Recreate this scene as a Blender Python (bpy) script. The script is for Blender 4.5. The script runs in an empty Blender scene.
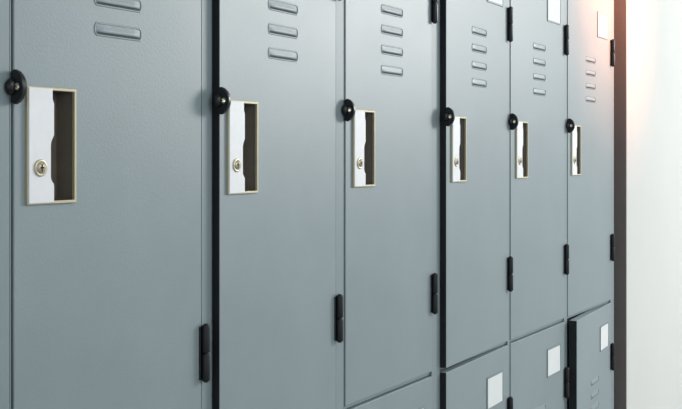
import bpy, bmesh, math, random
from mathutils import Vector, Matrix
random.seed(4)
scene = bpy.context.scene
scene.view_settings.view_transform = 'Standard'

ZC = 1.35
D = 0.8206
F = 1100.0

# ---------------------------------------------------------------- materials
def s2l(c):
    return tuple(((v/255)/12.92 if v/255 <= 0.04045 else ((v/255+0.055)/1.055)**2.4) for v in c)

def mat(name, rgb, rough=0.5, metal=0.0, var=0.0, vscale=4.0, bump=0.0, bscale=400.0, spec=0.5, rvar=0.0):
    m = bpy.data.materials.new(name); m.use_nodes = True
    nt = m.node_tree; b = nt.nodes['Principled BSDF']
    col = s2l(rgb) + (1,)
    b.inputs['Base Color'].default_value = col
    b.inputs['Roughness'].default_value = rough
    b.inputs['Metallic'].default_value = metal
    b.inputs['Specular IOR Level'].default_value = spec
    tc = nt.nodes.new('ShaderNodeTexCoord')
    if var > 0:
        n = nt.nodes.new('ShaderNodeTexNoise'); n.inputs['Scale'].default_value = vscale
        n.inputs['Detail'].default_value = 6; n.inputs['Roughness'].default_value = 0.6
        nt.links.new(tc.outputs['Object'], n.inputs['Vector'])
        r = nt.nodes.new('ShaderNodeValToRGB')
        r.color_ramp.elements[0].position = 0.3; r.color_ramp.elements[1].position = 0.7
        r.color_ramp.elements[0].color = tuple(c*(1-var) for c in col[:3])+(1,)
        r.color_ramp.elements[1].color = tuple(min(1, c*(1+var)) for c in col[:3])+(1,)
        nt.links.new(n.outputs['Fac'], r.inputs['Fac'])
        nt.links.new(r.outputs['Color'], b.inputs['Base Color'])
        if rvar > 0:
            mr = nt.nodes.new('ShaderNodeMapRange')
            mr.inputs['To Min'].default_value = rough-rvar; mr.inputs['To Max'].default_value = rough+rvar
            nt.links.new(n.outputs['Fac'], mr.inputs['Value'])
            nt.links.new(mr.outputs['Result'], b.inputs['Roughness'])
    if bump > 0:
        n2 = nt.nodes.new('ShaderNodeTexNoise'); n2.inputs['Scale'].default_value = bscale
        n2.inputs['Detail'].default_value = 3
        nt.links.new(tc.outputs['Object'], n2.inputs['Vector'])
        bp = nt.nodes.new('ShaderNodeBump'); bp.inputs['Strength'].default_value = bump
        bp.inputs['Distance'].default_value = 0.001
        nt.links.new(n2.outputs['Fac'], bp.inputs['Height'])
        nt.links.new(bp.outputs['Normal'], b.inputs['Normal'])
    return m

M_PAINT = mat('locker_paint', (134,148,152), 0.42, 0, 0.07, 5, 0.16, 350, spec=0.5, rvar=0.07)
M_FRAME = mat('frame_paint', (132,146,150), 0.45, 0, 0.04, 6, 0.1, 350, spec=0.45)
M_DARK  = mat('cabinet_inside', (22,28,32), 0.8)
M_SLOT  = mat('vent_slot', (74,84,88), 0.8)
M_EDGE_SHADE  = mat('edge_shade', (20,24,28), 0.7)  # near-black colour that paints the shade on ajar door edges
M_BLACK = mat('black_plastic', (16,18,22), 0.32)
M_STEEL = mat('satin_aluminium', (226,228,230), 0.55, 0.1, 0.03, 60)
M_RIM   = mat('nickel_rim', (190,182,152), 0.45, 0.3)
M_CUP   = mat('cup_brown', (88,80,70), 0.5, 0, 0.15, 40)
M_BRASS = mat('lock_brass', (196,188,165), 0.35, 0.6)
M_LABEL = mat('label_card', (222,226,226), 0.6)
M_WALL  = mat('wall_plaster', (205,208,206), 0.9, 0, 0.02, 3, 0.3, 120, spec=0.2)
M_FLOOR = mat('floor_vinyl', (150,150,146), 0.4, 0, 0.08, 8)
M_CEIL  = mat('ceiling_paint', (235,235,232), 0.9)
M_REVEAL_SHADE= mat('reveal_shade', (118,110,107), 0.7, 0, 0.05, 10)  # brown-grey that puts the gap's shade into the reveal colour

# ---------------------------------------------------------------- helpers
def link(o, parent=None):
    scene.collection.objects.link(o)
    if parent: o.parent = parent
    return o

def from_bm(bm, name, mats, parent=None, loc=(0,0,0), smooth=False, bevel=0.0, seg=2):
    bmesh.ops.recalc_face_normals(bm, faces=bm.faces)
    me = bpy.data.meshes.new(name); bm.to_mesh(me); bm.free()
    if not isinstance(mats, (list,tuple)): mats=[mats]
    for m in mats: me.materials.append(m)
    if smooth:
        for p in me.polygons: p.use_smooth = True
    o = bpy.data.objects.new(name, me); o.location = loc
    link(o, parent)
    if bevel > 0:
        b = o.modifiers.new('bevel','BEVEL'); b.width = bevel; b.segments = seg
        b.limit_method='ANGLE'; b.angle_limit=math.radians(40)
    return o

def box(bm, x0,x1,y0,y1,z0,z1, mi=0):
    vs=[bm.verts.new((x,y,z)) for x in (x0,x1) for y in (y0,y1) for z in (z0,z1)]
    idx=[(0,1,3,2),(4,6,7,5),(0,4,5,1),(2,3,7,6),(0,2,6,4),(1,5,7,3)]
    for f in idx:
        fc=bm.faces.new([vs[i] for i in f]); fc.material_index=mi

def plate_with_hole(bm, xs, zs, y0, y1, mi=0, side_mi=None):
    if side_mi is None: side_mi = mi
    V={}
    for k,y in enumerate((y0,y1)):
        for i,x in enumerate(xs):
            for j,z in enumerate(zs):
                V[k,i,j]=bm.verts.new((x,y,z))
    for k in (0,1):
        for i in range(3):
            for j in range(3):
                if i==1 and j==1: continue
                bm.faces.new([V[k,i,j],V[k,i+1,j],V[k,i+1,j+1],V[k,i,j+1]]).material_index=mi
    for i in range(3):
        for j in (0,3):
            bm.faces.new([V[0,i,j],V[0,i+1,j],V[1,i+1,j],V[1,i,j]]).material_index=mi
            bm.faces.new([V[0,j,i],V[0,j,i+1],V[1,j,i+1],V[1,j,i]]).material_index= side_mi if j==0 else mi
    for (a,b) in (((1,1),(2,1)),((2,1),(2,2)),((2,2),(1,2)),((1,2),(1,1))):
        bm.faces.new([V[0,a[0],a[1]],V[0,b[0],b[1]],V[1,b[0],b[1]],V[1,a[0],a[1]]]).material_index=mi

def prism(bm, pts, y0, y1, mi=0):
    a=[bm.verts.new((p[0],y0,p[1])) for p in pts]
    b=[bm.verts.new((p[0],y1,p[1])) for p in pts]
    bm.faces.new(a).material_index=mi
    bm.faces.new(b[::-1]).material_index=mi
    n=len(pts)
    for i in range(n):
        bm.faces.new([a[i],b[i],b[(i+1)%n],a[(i+1)%n]]).material_index=mi

def lathe(bm, prof, cx, cz, y_base, n=28, mi=0):
    rings=[]
    for r,h in prof:
        if r<1e-6:
            rings.append([bm.verts.new((cx,y_base-h,cz))])
        else:
            rings.append([bm.verts.new((cx+r*math.cos(2*math.pi*k/n), y_base-h, cz+r*math.sin(2*math.pi*k/n))) for k in range(n)])
    for a,b in zip(rings[:-1],rings[1:]):
        for k in range(n):
            k2=(k+1)%n
            if len(b)==1: f=bm.faces.new([a[k],a[k2],b[0]])
            else: f=bm.faces.new([a[k],a[k2],b[k2],b[k]])
            f.material_index=mi; f.smooth=True

def vcyl(bm, cx, cy, r, z0, z1, n=16, mi=0):
    c=min(r*0.25,0.0012)
    prof=[(0,z0),(r-c,z0),(r,z0+c),(r,z1-c),(r-c,z1),(0,z1)]
    rings=[]
    for rr,z in prof:
        if rr<1e-6: rings.append([bm.verts.new((cx,cy,z))])
        else: rings.append([bm.verts.new((cx+rr*math.cos(2*math.pi*k/n),cy+rr*math.sin(2*math.pi*k/n),z)) for k in range(n)])
    for a,b in zip(rings[:-1],rings[1:]):
        for k in range(n):
            k2=(k+1)%n
            if len(a)==1: f=bm.faces.new([a[0],b[k],b[k2]])
            elif len(b)==1: f=bm.faces.new([a[k],a[k2],b[0]])
            else:
                f=bm.faces.new([a[k],a[k2],b[k2],b[k]]); f.smooth=True
            f.material_index=mi

# ---------------------------------------------------------------- locker parts
H_W, H_T, H_B = 0.0695, 0.068, -0.051

def louvers(parent, cx, z_list):
    """pressed louvres: thin rounded surround lip with a shallow hood inside"""
    bm=bmesh.new()
    w=0.0385; hh=0.0070
    def oval(sx,sz,y,zc,n=28):
        out=[]
        for k in range(n):
            a=2*math.pi*k/n
            c,s=math.cos(a),math.sin(a)
            x=(sx-sz*0.6)*(1 if c>0 else -1)*min(1,abs(c)*6)+sz*0.6*c
            out.append(bm.verts.new((cx+x,y,zc+sz*s)))
        return out
    for z in z_list:
        A=oval(w+0.0008,hh+0.0008,-0.0001,z); B=oval(w,hh,-0.0009,z)
        C=oval(w-0.0009,hh-0.0009,-0.0009,z); Dn=oval(w-0.0013,hh-0.0014,-0.0002,z)
        n=len(A)
        for P,Q in ((A,B),(B,C),(C,Dn)):
            for k in range(n):
                bm.faces.new([P[k],P[(k+1)%n],Q[(k+1)%n],Q[k]]).material_index=0
        nx=12; prof=[(0.0056,0.0001),(0.0030,0.0006),(0.0,0.0013),(-0.0032,0.0021),(-0.0036,0.0015)]
        grid=[]
        for i in range(nx+1):
            u=-1+2*i/nx
            e=max(0.0,1-abs(u)**8)**0.5
            grid.append([bm.verts.new((cx+u*(w-0.003), -out*e-0.0002, z+dz*(0.8+0.2*e))) for dz,out in prof])
        for i in range(nx):
            for j in range(len(prof)-1):
                f=bm.faces.new([grid[i][j],grid[i+1][j],grid[i+1][j+1],grid[i][j+1]]); f.smooth=True
        box(bm, cx-w*0.92, cx+w*0.92, -0.0006, -0.0001, z-0.0053, z-0.0034, 1)
    return from_bm(bm,'louvers',[M_PAINT,M_SLOT],parent)

def make_handle(parent, x0, zt, zb):
    x1=x0+H_W; H=zt-zb
    split=x0+0.036
    bm=bmesh.new()
    plate_with_hole(bm,[x0,x0+0.0028,x1-0.0032,x1],[zb,zb+0.0032,zt-0.0032,zt],-0.0032,0.001)
    from_bm(bm,'handle_rim',M_RIM,parent,bevel=0.0008)
    bm=bmesh.new()
    a,b,c,d = x0+0.0015,x1-0.0015,zb+0.0015,zt-0.0015
    dp=0.0165
    f=[bm.verts.new(p) for p in ((a,-0.0005,c),(b,-0.0005,c),(b,-0.0005,d),(a,-0.0005,d))]
    k=[bm.verts.new(p) for p in ((a,dp,c+0.004),(b-0.008,dp,c+0.004),(b-0.008,dp,d-0.004),(a,dp,d-0.004))]
    bm.faces.new(k)
    for i in range(4):
        bm.faces.new([f[i],f[(i+1)%4],k[(i+1)%4],k[i]])
    from_bm(bm,'handle_cup',M_CUP,parent)
    bm=bmesh.new()
    pts=[(x0+0.0012,zb+0.0012),(split,zb+0.0012),(split,zb+0.17*H)]
    for t in range(0,9):
        a=t/8; pts.append((split-0.0045*math.sin(a*math.pi/2), zb+H*(0.17+0.06*a)))
    for t in range(0,9):
        a=t/8; pts.append((split-0.0045*math.cos(a*math.pi/2)**1.0, zb+H*(0.50+0.09*a)))
    pts+= [(split,zb+0.62*H),(split,zb+0.86*H)]
    pts+= [(split-0.002,zb+0.90*H),(split-0.002,zt-0.0012),(x0+0.0012,zt-0.0012)]
    q=[]
    for p in pts:
        if not q or (abs(p[0]-q[-1][0])+abs(p[1]-q[-1][1]))>1e-5: q.append(p)
    prism(bm,q,-0.0042,-0.001)
    from_bm(bm,'handle_plate',M_STEEL,parent,bevel=0.0007)
    cx=x0+0.0165; cz=zb+0.31*H
    bm=bmesh.new()
    lathe(bm,[(0.0088,0),(0.0088,0.0012),(0.0080,0.0018),(0.0062,0.0018),(0.0058,0.0010),(0.0056,0.0010),(0.0054,0.0028),(0,0.0028)],cx,cz,-0.004)
    box(bm,cx-0.0009,cx+0.0009,-0.0071,-0.0066,cz-0.0036,cz+0.0036,1)
    box(bm,cx-0.0026,cx+0.0026,-0.0071,-0.0066,cz-0.0006,cz+0.0014,1)
    from_bm(bm,'key_cylinder',[M_BRASS,M_BLACK],parent)

def make_hasp(parent, cx, cz):
    """black padlock hasp: small round base and a semicircular tab standing out of the door, with an eye"""
    bm=bmesh.new()
    lathe(bm,[(0.0085,0),(0.0088,0.002),(0.0080,0.0042),(0.0055,0.0062),(0.0,0.0070)],cx-0.002,cz,0.0)
    n=24; R=0.0178; r=0.0032; t=0.0030; yc=0.0; hy=-0.0090
    outer=[]; inner=[]
    for k in range(n):
        a=2*math.pi*k/n
        dy,dz=math.cos(a),math.sin(a)
        lo,hi=0.0,0.06
        def inside(s):
            y=hy+dy*s; z=dz*s
            return y<=0.0 and ( (y-yc)**2*1.15+z*z <= R*R )
        for _ in range(30):
            m=(lo+hi)/2
            if inside(m): lo=m
            else: hi=m
        outer.append((hy+dy*lo,dz*lo)); inner.append((hy+dy*r,dz*r))
    layers=[]
    for xx,sc in ((cx-t,0.94),(cx-t*0.6,1.0),(cx+t*0.6,1.0),(cx+t,0.94)):
        layers.append([bm.verts.new((xx,hy+(y-hy)*sc,cz+z*sc)) for y,z in outer])
    inn=[[bm.verts.new((xx,y,cz+z)) for y,z in inner] for xx in (cx-t,cx+t)]
    def strip(A,B,sm=False):
        for k in range(n):
            f=bm.faces.new([A[k],A[(k+1)%n],B[(k+1)%n],B[k]]); f.smooth=sm
    strip(layers[0],layers[1]); strip(layers[1],layers[2]); strip(layers[2],layers[3])
    strip(inn[0],layers[0]); strip(inn[1],layers[3]); strip(inn[0],inn[1])
    ring=[]
    for xx,rr in ((cx-t-0.0004,0.0035),(cx-t-0.0004,0.0024),(cx+t+0.0004,0.0024),(cx+t+0.0004,0.0035)):
        ring.append([bm.verts.new((xx,hy+rr*math.cos(2*math.pi*k/n),cz+rr*math.sin(2*math.pi*k/n))) for k in range(n)])
    for A,B in zip(ring[:-1],ring[1:]):
        for k in range(n):
            f=bm.faces.new([A[k],A[(k+1)%n],B[(k+1)%n],B[k]]); f.material_index=1
    from_bm(bm,'padlock_hasp',[M_BLACK,M_BRASS],parent)

def make_hinge(parent, cx, z0, z1):
    bm=bmesh.new()
    zm=(z0+z1)/2; r=0.0054
    vcyl(bm,cx,-0.0065,r,z0,zm-0.0006)
    vcyl(bm,cx,-0.0065,r,zm+0.0006,z1)
    vcyl(bm,cx,-0.0065,0.0032,z0-0.0015,z1+0.0015)
    box(bm,cx-0.0075,cx+0.0070,-0.0035,0.0,z0+0.002,z1-0.002)
    from_bm(bm,'hinge',M_BLACK,parent,bevel=0.0005)

def make_label(parent, x1, zb):
    bm=bmesh.new()
    x0=x1-0.086; zt=zb+0.060
    plate_with_hole(bm,[x0-0.002,x0+0.0012,x1-0.0012,x1+0.002],[zb-0.002,zb+0.0012,zt-0.0012,zt+0.002],-0.0018,0.0,mi=0)
    box(bm,x0,x1,-0.0010,0.0,zb,zt,1)
    from_bm(bm,'label_holder',[M_FRAME,M_LABEL],parent)

UP_B, UP_T = ZC-0.380, ZC+0.412
LO_B, LO_T = ZC-1.180, ZC-0.388
OFF=LO_T-UP_T+0.008
TH=0.019

def make_door(parent, name, L, R, upper, hoff, ajar):
    w=R-L
    zb,zt=(UP_B,UP_T) if upper else (LO_B,LO_T)
    off = 0.0 if upper else OFF
    hb,ht=ZC+H_B+off, ZC+H_T+off
    hx=-w+hoff
    bm=bmesh.new()
    plate_with_hole(bm,[-w,hx+0.002,hx+H_W-0.002,0],[zb,hb+0.002,ht-0.002,zt],0.0,TH,0,1 if ajar>0 else 0)  # ajar doors get the painted-shade left edge
    d=from_bm(bm,name,[M_PAINT,M_EDGE_SHADE],parent,loc=(R,-0.0015,0),bevel=0.0013,seg=3)
    if ajar>0: d.rotation_euler=(0,0,math.asin(ajar/w))
    make_handle(d,hx,ht,hb)
    make_hasp(d,-w-0.001,ZC+0.066+off)
    louvers(d,-w/2+0.001,[ZC+v+off for v in (0.135,0.1675,0.200,0.2325)])
    make_label(d,-0.032-(0 if upper else 0.001),ZC+0.297+off)
    return d

cols=[
 (-0.262,0.042,0.020,0,0),
 (0.078,0.382,0.020,0,0),
 (0.418,0.7425,0.020,0,0),
 (0.7787,1.083,0.0150,0,0),
 (1.1085,1.4110,0.0155,0.008,0.008),
 (1.4394,1.744,0.0200,0,0),
 (1.7830,2.106,0.0205,0.0095,0.0095),
 (2.122,2.463,0.025,0,0),
 (2.488,2.838,0.0205,0,0.021),
]
END=2.872
for i,(L,R,hoff,au,al) in enumerate(cols):
    e=bpy.data.objects.new('metal_locker',None); link(e)
    b0=L-0.0035
    b1=(cols[i+1][0]-0.0035) if i+1<len(cols) else END
    b0+=0.0002
    bm=bmesh.new()
    DB=0.45
    zt=ZC+0.44; zb=0.0
    g=0.0022
    box(bm,R+g,b1-0.0006,0.0,0.016,0.10,zt)
    box(bm,b0,L-g,0.0,0.016,0.10,zt)
    box(bm,b0,b1-0.0006,0.0,0.016,UP_T+g,zt)
    box(bm,b0,b1-0.0006,0.002,0.016,0.0,LO_B-g)
    box(bm,b0+0.001,b1-0.002,0.004,0.40,LO_T+0.002,UP_B-0.002)
    box(bm,b0,b0+0.001,0.016,DB,0.0,zt)
    box(bm,b1-0.0016,b1-0.0006,0.016,DB,0.0,zt)
    box(bm,b0,b1-0.0006,0.016,DB,zt-0.001,zt)
    box(bm,b0,b1-0.0006,DB-0.001,DB,0.0,zt)
    for (xa,xb) in ((b0+0.001,L+0.014),(R-0.014,b1-0.002)):
        box(bm,xa,xb,TH+0.003,TH+0.006,0.10,zt-0.01,1)
    box(bm,L,R,TH+0.003,TH+0.006,LO_T-0.02,LO_T+0.001,1)
    box(bm,L,R,TH+0.003,TH+0.006,UP_B-0.001,UP_B+0.02,1)
    from_bm(bm,'cabinet_frame',[M_FRAME,M_DARK],e)
    make_door(e,'door_upper',L,R,True,hoff,au)
    make_door(e,'door_lower',L,R,False,hoff,al)
    hx=R+0.002
    for o in (0,OFF):
        make_hinge(e,hx,ZC-0.278+o,ZC-0.209+o)
        make_hinge(e,hx,ZC+0.229+o,ZC+0.298+o)

# ---------------------------------------------------------------- room shell
def room_box(name,x0,x1,y0,y1,z0,z1,m):
    bm=bmesh.new(); box(bm,x0,x1,y0,y1,z0,z1)
    return from_bm(bm,name,m)
room_box('floor',-3,6,-4,0.6,-0.1,0,M_FLOOR)
room_box('ceiling',-3,6,-4,0.6,2.8,2.9,M_CEIL)
room_box('wall_back',-3,2.9125,0.47,0.6,0,2.8,M_WALL)
room_box('wall_right',2.919,6,-0.02,0.6,0,2.8,M_WALL)
room_box('reveal_shade_panel_1',2.913,2.9188,-0.021,0.465,0,2.8,M_REVEAL_SHADE)  # thin panel added over the wall reveal to darken the shaded gap

# ---------------------------------------------------------------- added warm glow spot with made-up fixture
sp_root=bpy.data.objects.new('added_glow_fixture',None); link(sp_root)
bm=bmesh.new()
LX,LY=2.80,-0.42
vcyl(bm,LX,LY,0.05,2.775,2.8,24)
vcyl(bm,LX,LY,0.008,2.14,2.776,12)
n=24
rings=[]
for r,z in ((0.0,2.16),(0.03,2.16),(0.036,2.14),(0.06,2.02),(0.057,2.02),(0.034,2.135),(0.0,2.14)):
    rings.append([bm.verts.new((LX+max(r,0.0005)*math.cos(2*math.pi*k/n),LY+max(r,0.0005)*math.sin(2*math.pi*k/n),z)) for k in range(n)])
for A,B in zip(rings[:-1],rings[1:]):
    for k in range(n):
        bm.faces.new([A[k],A[(k+1)%n],B[(k+1)%n],B[k]]).smooth=True
from_bm(bm,'added_glow_housing',M_BLACK,sp_root)  # invented housing around the added glow spot

def area(name,loc,target,size,energy,col,sy=None):
    l=bpy.data.lights.new(name,'AREA'); l.energy=energy; l.color=col
    l.shape='RECTANGLE'; l.size=size; l.size_y=sy or size
    o=bpy.data.objects.new(name,l); o.location=loc
    o.rotation_euler=(Vector(target)-Vector(loc)).to_track_quat('-Z','Y').to_euler()
    link(o); return o
area('key_light',(5.0,-2.2,2.25),(1.9,0,1.4),1.1,86,(1.0,0.985,0.96))  # key area light from the right; no window is modelled
area('ceiling_light',(1.0,-2.2,2.7),(1.3,0,1.4),1.6,24,(0.95,0.98,1.0))
sp=bpy.data.lights.new('added_glow_spot','SPOT'); sp.energy=62; sp.color=(1.0,0.34,0.18)  # warm spot added to tint the upper right; not a known lamp
sp.spot_size=math.radians(85); sp.spot_blend=1.0; sp.shadow_soft_size=0.05
so=bpy.data.objects.new('added_glow_spot',sp); so.location=(LX,LY,2.01)
so.rotation_euler=(Vector((2.84,0.0,1.84))-so.location).to_track_quat('-Z','Y').to_euler(); link(so)

w=bpy.data.worlds.new('world'); scene.world=w; w.use_nodes=True
w.node_tree.nodes['Background'].inputs[0].default_value=(0.86,0.94,1.0,1)
w.node_tree.nodes['Background'].inputs[1].default_value=0.74

# ---------------------------------------------------------------- camera
th=math.atan(632/F)
cam=bpy.data.cameras.new('camera'); co=bpy.data.objects.new('camera',cam); link(co)
co.location=(0,-D,ZC)
fwd=Vector((math.cos(th),math.sin(th),0))
co.rotation_euler=fwd.to_track_quat('-Z','Y').to_euler()
cam.sensor_width=36; cam.lens=F/682*36
cam.shift_y=-(204.5-154)/682
cam.clip_start=0.02
scene.camera=co
